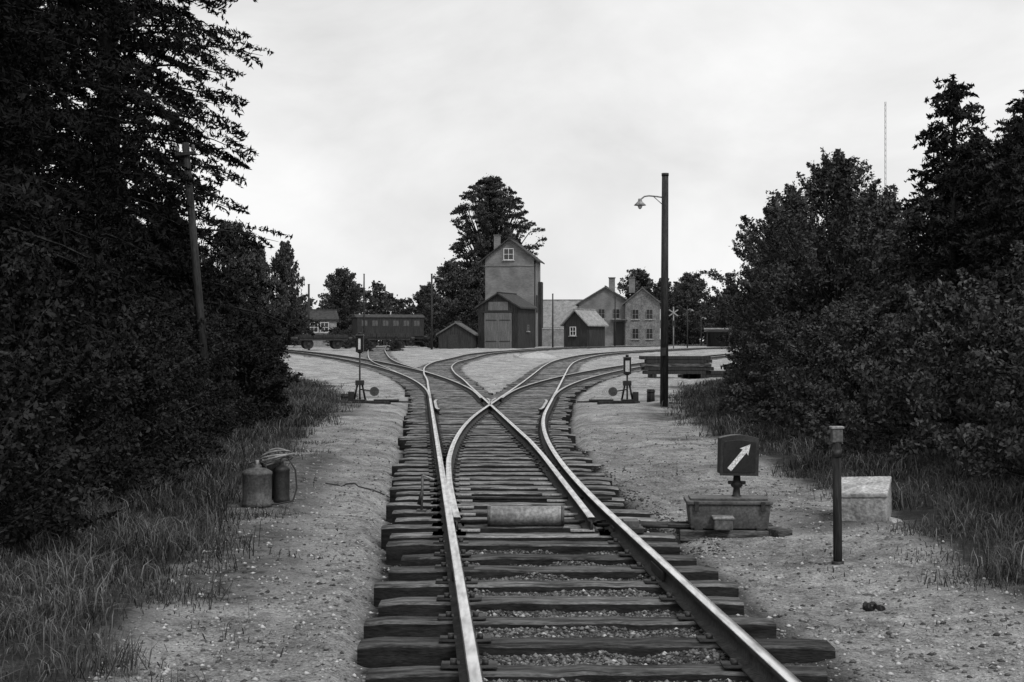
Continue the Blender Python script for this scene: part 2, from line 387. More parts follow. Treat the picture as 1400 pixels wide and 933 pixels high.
def stones(name,n,xf,yr,smin,smax,tb,seed):
    r=np.random.default_rng(seed)
    y=yr[0]*(yr[1]/yr[0])**(r.random(n)**1.15)
    x=xf(y,r.random(n)); s=smin+(smax-smin)*r.random(n)**3
    z=ground_z(x,y)+s*.15
    base=np.array([(1,0,0),(0,1,0),(-1,0,0),(0,-1,0),(.1,.1,.8),(0,0,-.8)])
    P=base[None]*(1+r.normal(0,.22,(n,6,3)))
    a=r.random(n)*6.28; ca,sa=np.cos(a),np.sin(a)
    Px=P[...,0]*ca[:,None]-P[...,1]*sa[:,None]; Py=P[...,0]*sa[:,None]+P[...,1]*ca[:,None]
    V=np.stack([Px,Py,P[...,2]*.7],-1)*s[:,None,None]+np.stack([x,y,z],1)[:,None,:]
    f=np.array([(0,1,4),(1,2,4),(2,3,4),(3,0,4),(1,0,5),(2,1,5),(3,2,5),(0,3,5)])
    F=(np.arange(n)[:,None,None]*6+f[None]).reshape(-1,3)
    t=np.clip(tb[0]+(tb[1]-tb[0])*r.random(n)**1.5,0,1)
    add_obj(name,mesh_np(name,V.reshape(-1,3),[F],[M['stone']],tint=np.repeat(t,6)))
stones('ballast_gravel',34000,lambda y,u:A(y)-.75+u*1.6,(6,13.5),.007,.024,(0,.4),21)
stones('turnout_gravel',12000,lambda y,u:A(y)-1.3+u*2.9,(12,34),.008,.024,(0,.12),24)
stones('path_pebbles',28000,lambda y,u:XL(y)-.2+u*(XR(y)-XL(y)+.4),(6,30),.005,.024,(.03,1),22)

# ------------------------------------------------------------------ vegetation generators
def leaves(P,s,el,r,up=0):
    n=len(P); u=r.normal(size=(n,3)); u/=np.linalg.norm(u,axis=1)[:,None]
    w=r.normal(size=(n,3)); w[:,2]+=up; v=np.cross(u,w); v/=np.linalg.norm(v,axis=1)[:,None]+1e-9
    s=(s*(.5+1.0*r.random(n)))[:,None]
    a=P-u*s*el; b=P+v*s-u*s*.15; c=P+u*s*el; d=P-v*s-u*s*.15
    V=np.stack([a,b,c,d],1).reshape(-1,3); F=np.arange(4*n).reshape(n,4); return V,F
def plant_arr(plumes,tubes,trad,size,el,seed,up=0):
    r=np.random.default_rng(seed)
    p0=np.array([p[0] for p in plumes]);d=np.array([p[1] for p in plumes]);L=np.array([p[2] for p in plumes]);ra=np.array([p[3] for p in plumes])
    n=np.array([int(p[4]) for p in plumes]);dr=np.array([p[5] for p in plumes]);fl=np.array([p[6] for p in plumes]);ti=np.array([p[7] for p in plumes])
    idx=np.repeat(np.arange(len(n)),n); N=len(idx); t=r.random(N)**.75
    P=p0[idx]+d[idx]*(L[idx]*t)[:,None]; P[:,2]-=dr[idx]*L[idx]*t*t
    g=r.normal(size=(N,3)); g[:,2]*=fl[idx]
    P+=g*(ra[idx]*(1-.8*t))[:,None]
    P[:,2]=np.maximum(P[:,2],.03)
    V,F=leaves(P,size,el,r,up)
    tint=np.clip(ti[idx]*.6+r.random(N)**1.6*.6,0,1)
    Vt,Ft=tube_arr(tubes,trad,4)
    return np.concatenate([V,Vt]),np.concatenate([F,Ft+len(V)]),np.concatenate([np.zeros(len(F)),np.ones(len(Ft))]),np.concatenate([np.repeat(tint,4),np.full(len(Vt),.5)])
def plant(name,arr,leafm):
    return mesh_np(name,arr[0],[arr[1]],[leafm,M['bark']],arr[2],arr[3])
def trunk(H,r0,r,seed_r,lean=.02,n=8):
    z=np.linspace(-.2,H,n); x=np.cumsum(seed_r.normal(0,lean,n)); y=np.cumsum(seed_r.normal(0,lean,n)); x-=x[0];y-=y[0]
    return np.stack([x,y,z],1),np.linspace(r0,r,n)
def spruce(name,seed,H,R,base=.3,dens=110,size=.03,step=.3,nb=7,leafm=None,el=2.4,pw=.75):
    r=np.random.default_rng(seed); T,Tr=trunk(H,.05+H*.013,.02,r); pl=[];tb=[T];tr=[Tr]
    h=base
    while h<H-.1:
        k=nb+int(r.integers(-1,2)); a0=r.random()*6.28; fr=h/H
        for j in range(k):
            a=a0+j*6.28/k+r.normal(0,.2); L=(R*(1-fr)**pw*r.uniform(.55,1.25)+.15)
            el_=.1+.75*fr**2+r.normal(0,.08)
            d=np.array([math.cos(a)*math.cos(el_),math.sin(a)*math.cos(el_),math.sin(el_)])
            cx=np.interp(h,T[:,2],T[:,0]);cy=np.interp(h,T[:,2],T[:,1]); p0=np.array([cx,cy,h+r.normal(0,.08)])
            dr=.32*(1-fr)+.05; tq=r.random()
            pl.append((p0+d*L*.12,d,L*.9,.07+.02*L,dens*L*.45,dr,.5,tq))
            for q in range(int(2+L*1.9)):
                t=r.uniform(.2,.95); pp=p0+d*L*t; pp[2]-=dr*L*t*t
                sa=a+r.choice([-1,1])*r.uniform(.5,1.0); ll=L*(1-t)*.6+.24
                dd=np.array([math.cos(sa),math.sin(sa),el_*.5-.12])
                pl.append((pp,dd,ll,.05+.03*ll,dens*ll*.5,.35,.5,tq))
            tt=np.linspace(0,.95,5); bp=p0+d*L*tt[:,None]; bp[:,2]-=dr*L*tt**2
            tb.append(bp); tr.append(np.linspace(.012+.010*L,.004,5))
        h+=step*r.uniform(.8,1.2)*(1-.35*fr)
    pl.append((np.array([T[-1,0],T[-1,1],H-.4]),np.array([0,0,1.]),.5,.06,60,0,1,.6))
    return plant(name,plant_arr(pl,tb,tr,size,el,seed),leafm or M['needles'])
def broad_arr(seed,H,R,base,npl,nleaf,size,plL=.5,plr=.12,upb=.5,prof='round',el=1.5,droop=.1):
    r=np.random.default_rng(seed); tb=[];tr=[];pl=[]
    T,Tr=trunk(H*.85,.03+H*.018,.03,r,.05)
    tb.append(T);tr.append(Tr)
    for i in range(npl):
        u=r.random() if prof!='bush' else r.random()**1.2
        hz=base+(H-base)*u*.93
        if prof=='round': rr=R*max(.05,math.sin(math.pi*min(.98,(.12+.86*u))))**.55
        elif prof=='bush': rr=R*math.sqrt(max(.03,1-u**2.2))
        elif prof=='broadtop': rr=R*math.sqrt(max(.06,1-u**3.4))*(.8+.2*min(1,u*3))
        elif prof=='dome': rr=R*(math.sqrt(max(.02,1-(2*max(u,.5)-1)**2)) if u>.5 else .72+.56*u)
        elif prof=='egg': rr=R*max(.05,math.sin(math.pi*min(.98,.25+.73*u)))**.7
        a=r.random()*6.28; k=r.random()**.5
        rr*=.70+.6*float(vnoise(a*1.1,u*3.1,1.0,seed))
        out=np.array([math.cos(a),math.sin(a),0]); ue=upb*(.4+u)+r.normal(0,.25)
        d=out*math.cos(ue)+np.array([0,0,math.sin(ue)])
        L=plL*R*r.uniform(.5,1.3)*.75
        ax=np.array([np.interp(hz,T[:,2],T[:,0]),np.interp(hz,T[:,2],T[:,1]),0])
        p0=ax+out*max(0,(rr*k-L*.8)); p0[2]=max(.1,hz-L*math.sin(ue)*.7)
        pl.append((p0,d,L,plr*R*r.uniform(.6,1.3),nleaf*r.uniform(.6,1.3),droop,.8,r.random()))
        hs=max(.1,p0[2]*.62); s0=np.array([np.interp(hs,T[:,2],T[:,0]),np.interp(hs,T[:,2],T[:,1]),hs])
        e=p0+d*L*.75; mid=(s0+p0)/2+np.array([0,0,-.03*H])+r.normal(0,.02*R,3)
        tb.append(np.array([s0,mid,p0,p0*.4+e*.6,e])); q=.006+.0045*H
        tr.append(np.array([q,q*.75,q*.5,q*.3,q*.12]))
    return plant_arr(pl,tb,tr,size,el,seed)
def broad(name,*a,leafm=None,**k): return plant(name,broad_arr(*a,**k),leafm or M['leaf'])

SP1=spruce('spruce_a',1,20,3.7,dens=125,size=.018,el=3.6,step=.36)
SP2=spruce('spruce_b',2,17,3.2,dens=125,size=.018,nb=6,el=3.6,step=.36)
SPY=spruce('spruce_young',5,7,1.9,dens=110,size=.022,step=.3,nb=6,el=3,leafm=M['leafdark'])
a1_=broad_arr(3,6.3,2.4,.4,250,230,.022,.75,.065,1.15,prof='egg',el=1.9)
a2_=broad_arr(4,6.0,2.2,.3,230,230,.022,.8,.06,1.2,prof='round',el=1.9)
b1_=broad_arr(33,6.1,2.5,.4,260,230,.022,.62,.07,.85,prof='broadtop',el=1.9)
b2_=broad_arr(34,5.8,2.3,.3,240,230,.022,.7,.065,.95,prof='broadtop',el=1.9)
BR1=plant('broad_a',b1_,M['leaf']); BR2=plant('broad_b',b2_,M['leaf'])
BD1=plant('broad_c',a1_,M['leafdark']); BD2=plant('broad_d',a2_,M['leafdark'])
bu1=broad_arr(6,2.4,1.5,.1,120,200,.017,.7,.09,.7,prof='bush',el=1.9)
bu2=broad_arr(8,1.8,1.3,.1,100,200,.017,.7,.09,.7,prof='bush',el=1.9)
FA1=broad('far_a',9,10,4.2,1.0,220,120,.075,.45,.09,.7,leafm=M['farleaf'],prof='round')
FA2=broad('far_b',10,9,4.0,.6,220,120,.075,.45,.09,.8,leafm=M['farleaf'],prof='egg')
BIG=broad('beech',12,23.5,6.4,3.5,640,170,.075,.36,.05,.3,leafm=M['farleaf'],prof='dome',droop=.25)
def put(name,me,x,y,s=1,sz=None,rz=None,dz=0):
    rz=RNG.random()*6.28 if rz is None else rz
    return add_obj(name,me,(x,y,gz(x,y)-.05+dz),(0,0,rz),(s,s,sz or s))
class Thicket:
    def __init__(s): s.V=[];s.F=[];s.mi=[];s.t=[];s.o=0
    def add(s,arr,x,y,sc):
        a=RNG.random()*6.28; c,q=math.cos(a),math.sin(a); V=arr[0]
        W=np.stack([(V[:,0]*c-V[:,1]*q)*sc+x,(V[:,0]*q+V[:,1]*c)*sc+y,V[:,2]*sc*RNG.uniform(.85,1.15)+gz(x,y)-.05],1)
        s.V.append(W);s.F.append(arr[1]+s.o);s.mi.append(arr[2]);s.t.append(arr[3]);s.o+=len(W)
    def done(s,name,lm): add_obj(name,mesh_np(name,np.concatenate(s.V),[np.concatenate(s.F)],[lm,M['bark']],np.concatenate(s.mi),np.concatenate(s.t)))

# ---- left forest
for x,y,me,s in [(-8.4,14,SP1,.95),(-8.3,19.5,SP2,.95),(-8.8,25,SP1,.95),(-8.8,31,SP1,1.12),(-11.6,17,SP2,1.1),(-12,22,SP1,1.0),(-12,28,SP2,1.0),
                 (-8.6,9.5,SP2,.9),(-13.5,34,SP1,.8),(-11.2,38,SP2,.44),(-15.5,24,SP1,1),(-9.6,22,SP2,1.0),(-11.5,13,SP1,1.0)]:
    put('spruce_tree',me,x,y,s)
for x,y,me,s in [(-6.7,15,BD1,.6),(-7.2,21.5,BD2,.6),(-7.9,27.5,BD1,.62),(-8.3,34,BD2,.85),(-9.4,40.5,BD1,.8),(-11.0,47,BD2,.75),(-12.8,53,BD1,.7),(-7.0,10.5,BD2,.75)]:
    put('deciduous_tree',me,x,y,s)
k=0; T_=Thicket()
for y in np.arange(9.5,62,1.75):
    e=float(XL(y)); sc=(.65 if y<26 else .8)+.25*RNG.random()
    x=min(e-1.9,-.165*y-1.0)+.3*math.sin(y*1.7)+RNG.normal(0,.2)
    T_.add(bu1 if k%2 else bu2,x,y,sc); k+=1
    if k%2: T_.add(bu1,x-1.4,y+.6,1.0+.2*RNG.random())
T_.done('shrub_thicket',M['leafdark'])
# ---- right thicket
for x,y,me,s in [(7.3,32,BR1,.98),(7.8,40,BR1,1.0),(9.0,48,BR2,1.0),(9.1,24.5,BR2,.93),(9.2,28,BR1,.92),(10.6,33,BR1,1.0),(8.6,19.8,BR1,.72),(9.4,15.5,BR2,.62),(11.5,27,BR1,.95),
                 (10.4,44,BR2,.95),(12.0,55,BR1,.85),(9.6,37,BR2,.98),(9.6,20.5,BR2,.78),(15,62,BR2,.6)]:
    put('deciduous_tree',me,x,y,s)
for x,y,me,s in [(7.75,25.0,SPY,.86),(12.4,35.5,SPY,.95),(7.6,21.6,SPY,.60),(8.55,23.8,SPY,.74),(9.2,25.4,SPY,.84)]:
    put('young_spruce_tree',me,x,y,s)
T_=Thicket()
for y in np.arange(9.5,58,1.9):
    e=float(XR(y)); x=max(e+2.3,.160*y+1.2)+.3*math.sin(y*1.3)+RNG.normal(0,.2)
    T_.add(bu1 if k%2 else bu2,x,y,.8+.3*RNG.random()); k+=1
    if k%2: T_.add(bu1,x+1.2,y+.5,1.1+.2*RNG.random())
T_.done('shrub_thicket',M['leaf'])

# ---- distant trees
put('beech_tree',BIG,-2.7,186,1.0)
for x,y,me,s,sz in [(-7.5,176,FA1,1.05,1.1),(-4.5,180,FA2,1.1,1.25),(-11,182,FA2,.9,.9),
    (-29.5,150,FA1,.9,1.4),(-25,156,FA2,.8,1.35),(-27.5,152,FA2,.9,1.3),(-21,175,FA1,.9,1.0),(-34,140,FA2,1.1,1.5),(-38,140,FA1,1.2,1.4),
    (19,215,FA1,1.2,1.2),(23,220,FA2,1.2,1.2),(27,215,FA1,1.1,1.15),(25,205,FA1,.9,.95),(31,200,FA2,1,1.0),(33,190,FA2,1.0,1.2),(38,180,FA1,1.2,1.3),(30,150,FA2,.7,.7),(34,140,FA1,.8,.9),(28.5,168,FA2,.6,.65),
    (8,215,FA2,.9,.7),(14,230,FA1,1.1,.8),(-46,150,FA1,1.3,1.3)]:
    put('distant_tree',me,x,y,s,sz)
for x,y,s in [(-19,154,.32),(-17,146,.28),(-8,150,.3),(-10,160,.4),(-17.5,160,.4),(-4.0,158,.25),(-11.0,134,.22),(-13.5,131,.2)]:
    put('distant_bush',FA2,x,y,s,s*.8)
pl=[];tb=[];tr=[]; r=np.random.default_rng(5)
for i in range(420):
    x=r.uniform(-110,150); y=240+r.normal(0,8)
    if x<-8: y=198+r.normal(0,7)
    H=r.uniform(4.2,7.2)+1.6*math.sin(x*.21)+1.0*math.sin(x*.6)
    if x<-8: H*=1.12
    z0=.9
    for q in range(9):
        hh=H*r.random()**.7; a=r.random()*6.28
        pl.append((np.array([x+r.normal(0,1),y+r.normal(0,1),z0+hh*.8]),np.array([math.cos(a)*.6,math.sin(a)*.6,.7]),1.5,.6,60,.1,.8,r.random()))
    tb.append(np.array([[x,y,.8],[x,y,z0+H*.5],[x,y,z0+H*.9]])); tr.append(np.array([.15,.1,.03]))
add_obj('distant_tree_line',plant('distant_tree_line',plant_arr(pl,tb,tr,.16,1.3,55),M['farleaf']))

# ------------------------------------------------------------------ grass
EXC=[(3.42,13.4,.55),(-2.65,15.3,.42),(-2.6,14.8,.35),(2.0,13,.75),(2.6,11.3,.25)]
def grass(name,n,xf,yr,seed,hmin,hmax,wid=.004,dens=None,tb=(0,1)):
    r=np.random.default_rng(seed)
    y=yr[0]*(yr[1]/yr[0])**(r.random(n)); x=xf(y,r.random(n))
    keep=np.ones(n,bool)
    if dens is not None: keep=r.random(n)<dens(x,y)
    for ex_,ey_,er_ in EXC: keep&=((x-ex_)**2+(y-ey_)**2>er_**2)
    x,y=x[keep],y[keep]; n=len(x)
    cl=vnoise(x,y,.45,3); h=(hmin+(hmax-hmin)*r.random(n)**1.5)*(.3+1.2*cl**1.5)
    z=ground_z(x,y)-.01; a=r.random(n)*6.28; w=wid*(1+y/14.)*(.6+.6*r.random(n))
    side=np.stack([np.cos(a),np.sin(a),0*a],1); ln=r.normal(0,.42,(n,2)); 
    P=np.stack([x,y,z],1)
    m1=P+np.stack([ln[:,0]*h*.35,ln[:,1]*h*.35,h*.55],1); tip=P+np.stack([ln[:,0]*h*1.25,ln[:,1]*h*1.25,h*(1-.35*np.abs(ln).sum(1))],1)
    V=np.stack([P-side*w[:,None],P+side*w[:,None],m1+side*w[:,None]*.8,m1-side*w[:,None]*.8,tip],1).reshape(-1,3)
    b=np.arange(n)*5
    F4=np.stack([b,b+1,b+2,b+3],1); F3=np.stack([b+3,b+2,b+4],1)
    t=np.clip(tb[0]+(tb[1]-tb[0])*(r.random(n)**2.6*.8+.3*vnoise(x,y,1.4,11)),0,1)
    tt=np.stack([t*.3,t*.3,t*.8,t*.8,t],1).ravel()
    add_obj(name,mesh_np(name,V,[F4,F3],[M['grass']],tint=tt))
edge=lambda d:sstep(d/1.3+.05)
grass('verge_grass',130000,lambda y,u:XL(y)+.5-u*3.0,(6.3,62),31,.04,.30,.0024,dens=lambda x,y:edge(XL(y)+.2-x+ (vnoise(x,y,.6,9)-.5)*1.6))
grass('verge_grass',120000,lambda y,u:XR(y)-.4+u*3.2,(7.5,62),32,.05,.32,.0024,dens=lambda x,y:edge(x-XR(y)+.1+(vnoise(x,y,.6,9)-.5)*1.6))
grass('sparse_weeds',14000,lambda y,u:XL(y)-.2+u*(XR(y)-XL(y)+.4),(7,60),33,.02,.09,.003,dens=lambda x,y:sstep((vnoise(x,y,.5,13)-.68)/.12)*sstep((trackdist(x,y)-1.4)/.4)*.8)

# ------------------------------------------------------------------ foreground point machine with arrow lantern
px,py=1.98,13.0
g=G('point_machine',(px,py,-.17),rz=-.05)
g.box('bearer_timber',(.80,.2,.1),(-.05,-.02,.0),M['sleeper'],.01)
g.box('bearer_timber',(.9,.18,.1),(.0,.42,.0),M['sleeper'],.01)
g.box('side_timber',(.16,.30,.08),(.42,-.05,.03),M['sleeper'],.01,rot=(0,0,.5))
g.box('housing',(.70,.36,.22),(0,.1,.17),M['steel'],.012,top=1.06)
g.box('lid',(.78,.42,.035),(0,.1,.30),M['steel'],.01)
g.box('lid_ridge',(.70,.30,.02),(0,.1,.328),M['steel'],.006)
for x in(-.3,.3): g.box('lid_clasp',(.04,.015,.09),(x,-.115,.27),M['iron'],.003)
g.box('gear_box',(.17,.16,.1),(-.07,-.17,.12),M['steel'],.012); g.box('gear_box_lid',(.19,.18,.02),(-.07,-.17,.18),M['lightsteel'],.004)
g.cyl('throw_rod',(-.35,.1,.08),(-1.2,.15,.06),.018,M['iron'],n=8); g.cyl('detector_rod',(-.35,.22,.08),(-1.15,.3,.06),.012,M['iron'],n=8)
g.box('rod_crank',(.2,.05,.03),(-.45,.0,.08),M['iron'],.003)
for x in(-.28,.28): g.box('foot',(.08,.42,.04),(x,.1,.055),M['iron'],.004)
g=G('point_indicator_lantern',(2.07,13.12,.135),rz=.03,tilt=(0,.02))
g.lathe('pedestal',[(.06,-.02),(.06,.02),(.035,.05),(.03,.11),(.055,.13),(.055,.16),(.035,.18),(.03,.24)],M['iron'])
g.box('yoke',(.16,.05,.03),(0,0,.16),M['iron'],.004)
def arch(w,h,rise,dep,n=10):
    pts=[(-w/2,0),(w/2,0)]+[(w/2-w*k/n,h+rise*math.sin(math.pi*k/n)) for k in range(n+1)]
    V=[(x,-dep/2,z) for x,z in pts]+[(x,dep/2,z) for x,z in pts]; m=len(pts)
    F=[tuple(range(m)),tuple(range(2*m-1,m-1,-1))]+[(k,k+m,(k+1)%m+m,(k+1)%m) for k in range(m)]
    return V,F
V_,F_=arch(.335,.33,.03,.2); g.poly('lantern_box',V_,F_,M['black'],.006,loc=(0,0,.24))
V_,F_=arch(.355,.345,.03,.012); g.poly('front_frame',V_,F_,M['iron'],.003,loc=(0,-.107,.232))
V_,F_=arch(.295,.28,.02,.008); g.poly('front_glass',V_,F_,M['black'],.002,loc=(0,-.114,.26))
c,s=math.cos(math.radians(51)),math.sin(math.radians(51))
pts=[(-.15,-.022),(.07,-.022),(.06,-.05),(.15,0),(.06,.05),(.07,.022),(-.15,.022)]
P2=[(x*c-y*s,x*s+y*c) for x,y in pts]; m=len(P2)
g.poly('arrow_panel',[(x,-.003,z) for x,z in P2]+[(x,.003,z) for x,z in P2],[tuple(range(m)),tuple(range(2*m-1,m-1,-1))]+[(k,k+m,(k+1)%m+m,(k+1)%m) for k in range(m)],M['white'],loc=(.0,-.122,.405))
g=G('marker_post',(2.60,11.35,gz(2.6,11.35)-.05),tilt=(0,-.008))
g.cyl('post',(0,0,0),(0,0,1.03),.036,M['pole'],r1=.034); g.cyl('collar',(0,0,.9),(0,0,.96),.040,M['iron'])
g.box('cap_head',(.088,.075,.11),(0,0,1.07),M['steel'],.01); g.box('cap_lid',(.105,.09,.02),(0,0,1.135),M['lightsteel'],.005)
g.cyl('base_ring',(0,0,.02),(0,0,.07),.05,M['iron'])
g=G('concrete_block',(3.42,13.75,gz(3.42,13.7)-.03),rz=-.35,tilt=(.24,-.05))
g.box('block',(.46,.46,.32),(0,0,.15),M['concrete'],.02,top=1.05); g.box('cover_slab',(.50,.50,.05),(0,0,.335),M['concrete'],.014)
g.box('chipped_edge',(.14,.1,.08),(.3,-.24,.05),M['concrete'],.02,rot=(.3,.4,.5))
g=G('metal_pipe',(.13,13.35,-.04),rz=-.02)
g.cyl('shell',(-.355,0,0),(.355,0,0),.09,M['lightsteel'],n=28,caps=False)
g.cyl('inner_shell',(-.35,0,0),(.35,0,0),.082,M['iron'],n=28)
g.cyl('end_band',(-.36,0,0),(-.33,0,0),.094,M['steel'],n=28); g.cyl('end_band',(.33,0,0),(.36,0,0),.094,M['steel'],n=28)
drum=[(.15,0),(.165,.01),(.165,.04),(.158,.05),(.158,.34),(.165,.35),(.165,.37),(.15,.385),(.10,.41),(.05,.42),(.05,.44),(.035,.45),(.0,.45)]
g=G('metal_canister',(-2.76,15.4,gz(-2.76,15.4)),rz=.3)
g.lathe('tank',drum,M['steel'],n=28); g.tube('handle',[(-.1,0,.39),(-.09,0,.46),(0,0,.49),(.09,0,.46),(.1,0,.39)],.009,M['iron']); g.cyl('valve',(.0,0,.44),(0,0,.5),.02,M['lightsteel'],n=10)
g=G('metal_canister',(-2.53,15.62,gz(-2.53,15.62)),rz=1.2)
g.lathe('tank',[(r*.55,z*.98) for r,z in drum],M['iron'],n=24); g.cyl('valve',(.0,0,.43),(0,0,.52),.018,M['lightsteel'],n=10)
g=G('metal_canister',(-2.68,15.85,gz(-2.68,15.85)),rz=1.2)
g.lathe('tank',[(r*.75,z*1.1) for r,z in drum],M['iron'],n=24)
g=G('hose_coil',(-2.58,15.55,gz(-2.6,15.6)+.46))
pts=[]
for t in np.linspace(0,5*6.28,150):
    rr=.13+.03*math.sin(t*.37); pts.append((rr*math.cos(t)*1.15+.03*math.sin(t*.31),rr*math.sin(t)*.6,.03*math.sin(t*.45)+.002*t+.05*math.cos(t+.05*t)))
g.tube('hose',pts,.010,M['render'],6)
g.tube('hose_tail',[(.14,-.02,.02),(.22,-.05,-.1),(.24,-.08,-.3),(.2,-.1,-.43),(.05,-.12,-.46),(-.1,-.2,-.46)],.01,M['iron'],6)
g=G('ground_cable')
pts=[]
for t in np.linspace(0,1,26):
    x=-2.35+1.15*t; y=17.9-.9*t+.12*math.sin(t*9); pts.append((x,y,gz(x,y)+.012+(.03 if .2<t<.4 else 0)))
g.tube('cable',pts,.009,M['iron'],6)
g=G('switch_key_lever',(-.93,14.6,-.2),tilt=(0,.03))
g.cyl('stem',(0,0,0),(0,0,.42),.013,M['steel'],n=10); g.cyl('grip',(0,0,.42),(.12,0,.38),.012,M['lightsteel'],n=10); g.box('shoe',(.1,.12,.06),(0,0,.04),M['iron'],.005); g.cyl('lock_arm',(0,0,.25),(-.03,0,.12),.02,M['iron'],n=8)
g=G('switch_lock_gear',(1.18,12.95,-.11))
g.box('cover_plate',(.28,.3,.05),(-.13,0,0),M['iron'],.006); g.box('lock_casting',(.14,.2,.07),(-.1,.0,.05),M['steel'],.006); g.cyl('link',(0,.05,.02),(.5,.1,.0),.016,M['iron'],n=8)
g=G('coal_lump',(2.42,9.6,gz(2.42,9.6)+.01))
r=np.random.default_rng(4)
for k in range(9): g.box('lump',(.06,.05,.035),(r.normal(0,.04),r.normal(0,.03),r.uniform(0,.02)),M['black'],.008,rot=(r.random(),r.random(),r.random()*3))

# ------------------------------------------------------------------ switch stands
def stand(x,y,H,mir):
    g=G('switch_stand',(x,y,gz(x,y)-.02)); s=mir
    for dy in(-.18,.18): g.box('bearer',(1.2,.16,.12),(.25*s,dy,.03),M['pole'],.01)
    g.box('base_frame',(.34,.42,.05),(0,0,.11),M['iron'],.006)
    for sx in(-.11,.11):
        g.cyl('frame_leg',(sx*1.4,0,.12),(sx*.5,0,.62),.028,M['iron'],n=8)
    g.box('cross_head',(.24,.16,.14),(0,0,.60),M['iron'],.01)
    g.cyl('spindle',(0,0,.1),(0,0,H-.55),.024,M['iron'],n=10)
    g.cyl('lever',(0,-.05,.42),(.42*s,-.12,.36),.018,M['iron'],n=8)
    g.cyl('counterweight',(.42*s,-.16,.36),(.42*s,-.07,.36),.13,M['steel'],n=22)
    g.box('weight_box',(.16,.22,.3),(-.24*s,0,.2),M['iron'],.01)
    g.cyl('throw_rod',(.1*s,0,.08),(1.45*s,0,.06),.022,M['iron'],n=8)
    g.box('rod_cover',(.7,.2,.05),(.75*s,0,.11),M['iron'],.006)
    g.box('lantern',(.21,.21,.46),(0,0,H-.33),M['black'],.01)
    g.box('lantern_cap',(.25,.25,.04),(0,0,H-.08),M['iron'],.01,top=.8)
    g.cyl('lantern_vent',(0,0,H-.06),(0,0,H),.045,M['iron'],n=12)
    g.box('signal_bar',(.065,.012,.30) if s>0 else (.12,.012,.32),(0,-.108,H-.33),M['white'],.001)
    g.box('lantern_foot',(.12,.12,.03),(0,0,H-.575),M['iron'],.004)
stand(-4.28,40,2.02,1)
stand(3.32,41,1.42,-1)
for x,y,h_ in((4.05,41.5,.36),(-4.75,40.4,.3)):
    g=G('timber_stump',(x,y,gz(x,y)-.05)); g.cyl('stump',(0,0,0),(0,0,h_+.05),.12,M['pole'],r1=.11,n=12); g.cyl('top_ring',(0,0,h_-.04),(0,0,h_),.125,M['iron'],n=12)

# ------------------------------------------------------------------ poles
g=G('lamp_post',(4.17,39,gz(4.17,39)-.1))
g.cyl('pole',(0,0,0),(.03,0,6.5),.115,M['pole'],r1=.09,n=14); g.cyl('top_band',(.03,0,6.42),(.03,0,6.5),.1,M['iron'])
g.tube('arm',[(0,0,5.83),(-.2,0,5.86),(-.42,0,5.88),(-.54,0,5.86),(-.64,0,5.78)],.022,M['lightsteel'])
g.cyl('brace',(0,0,5.6),(-.3,0,5.87),.012,M['lightsteel'],n=8)
g.lathe('shade',[(.05,.14),(.06,.07),(.10,.03),(.17,-.04),(.16,-.045),(.03,0)],M['render'],loc=(-.66,0,5.66))
g.lathe('lamp_bulb',[(.02,.05),(.06,.0),(.065,-.05),(.04,-.10),(.005,-.12)],M['white'],loc=(-.66,0,5.63),n=14)
g.box('junction_box',(.12,.1,.22),(-.02,-.12,1.6),M['iron'],.008)
g=G('telephone_pole',(-5.30,25,gz(-5.3,25)-.1),tilt=(0,-.085))
g.cyl('pole',(0,0,0),(0,0,5.2),.085,M['pole'],r1=.062,n=12)
g.box('cross_arm',(.36,.06,.06),(0,-.07,5.0),M['pole'],.005)
for x in(-.14,.14): g.lathe('insulator',[(.03,0),(.04,.03),(.03,.06),(.035,.09),(.01,.11)],M['steel'],loc=(x,-.07,5.04),n=12)
def thinpole(name,x,y,H,r=.07,arm=0,lamp=True):
    g=G(name,(x,y,gz(x,y)-.1)); g.cyl('pole',(0,0,0),(0,0,H),r,M['pole'],r1=r*.75,n=10); g.cyl('cap',(0,0,H-.06),(0,0,H),r,M['iron'],n=10)
    if arm:
        g.tube('arm',[(0,0,H-.5),(arm*.5,0,H-.35),(arm,0,H-.45)],.035,M['lightsteel'],6)
        g.lathe('shade',[(.06,.12),(.1,.05),(.24,-.05),(.03,-.06)],M['lightsteel'],loc=(arm,0,H-.52),n=14)
thinpole('lamp_post',-7.9,140,7.6,.11,1.0)
thinpole('telephone_pole',-15.6,150,8.0,.09)
thinpole('telephone_pole',4.3,150,5.9,.09)
thinpole('lamp_post',18.5,150,4.6,.07,.5)
thinpole('lamp_post',22.6,170,3.9,.07,.5)
thinpole('telephone_pole',11.6,160,6.2,.08)
thinpole('telephone_pole',-20,140,6.6,.12)
g=G('level_crossing_sign',(15.9,140,gz(15.9,140)-.05))
g.cyl('post',(0,0,0),(0,0,4.3),.06,M['lightsteel'],n=10)
for a in(.6,-.6): g.box('cross_board',(1.1,.04,.11),(0,-.08-.05*(a>0),3.7),M['render'],.005,rot=(0,a,0))
g.box('signal_light',(.3,.2,.5),(0,-.1,2.7),M['black'],.02)
g=G('radio_mast',(105,400,.9))
for k in range(3):
    a=k*2.094; g.cyl('mast_leg',(.35*math.cos(a),.35*math.sin(a),0),(.22*math.cos(a),.22*math.sin(a),68),.04,M['steel'],n=6)
for z in np.arange(1,68,1.6):
    for k in range(3):
        a=k*2.094;b=(k+1)*2.094; g.cyl('lattice',(.3*math.cos(a),.3*math.sin(a),z),(.3*math.cos(b),.3*math.sin(b),z+1.2),.02,M['steel'],n=4,caps=False)

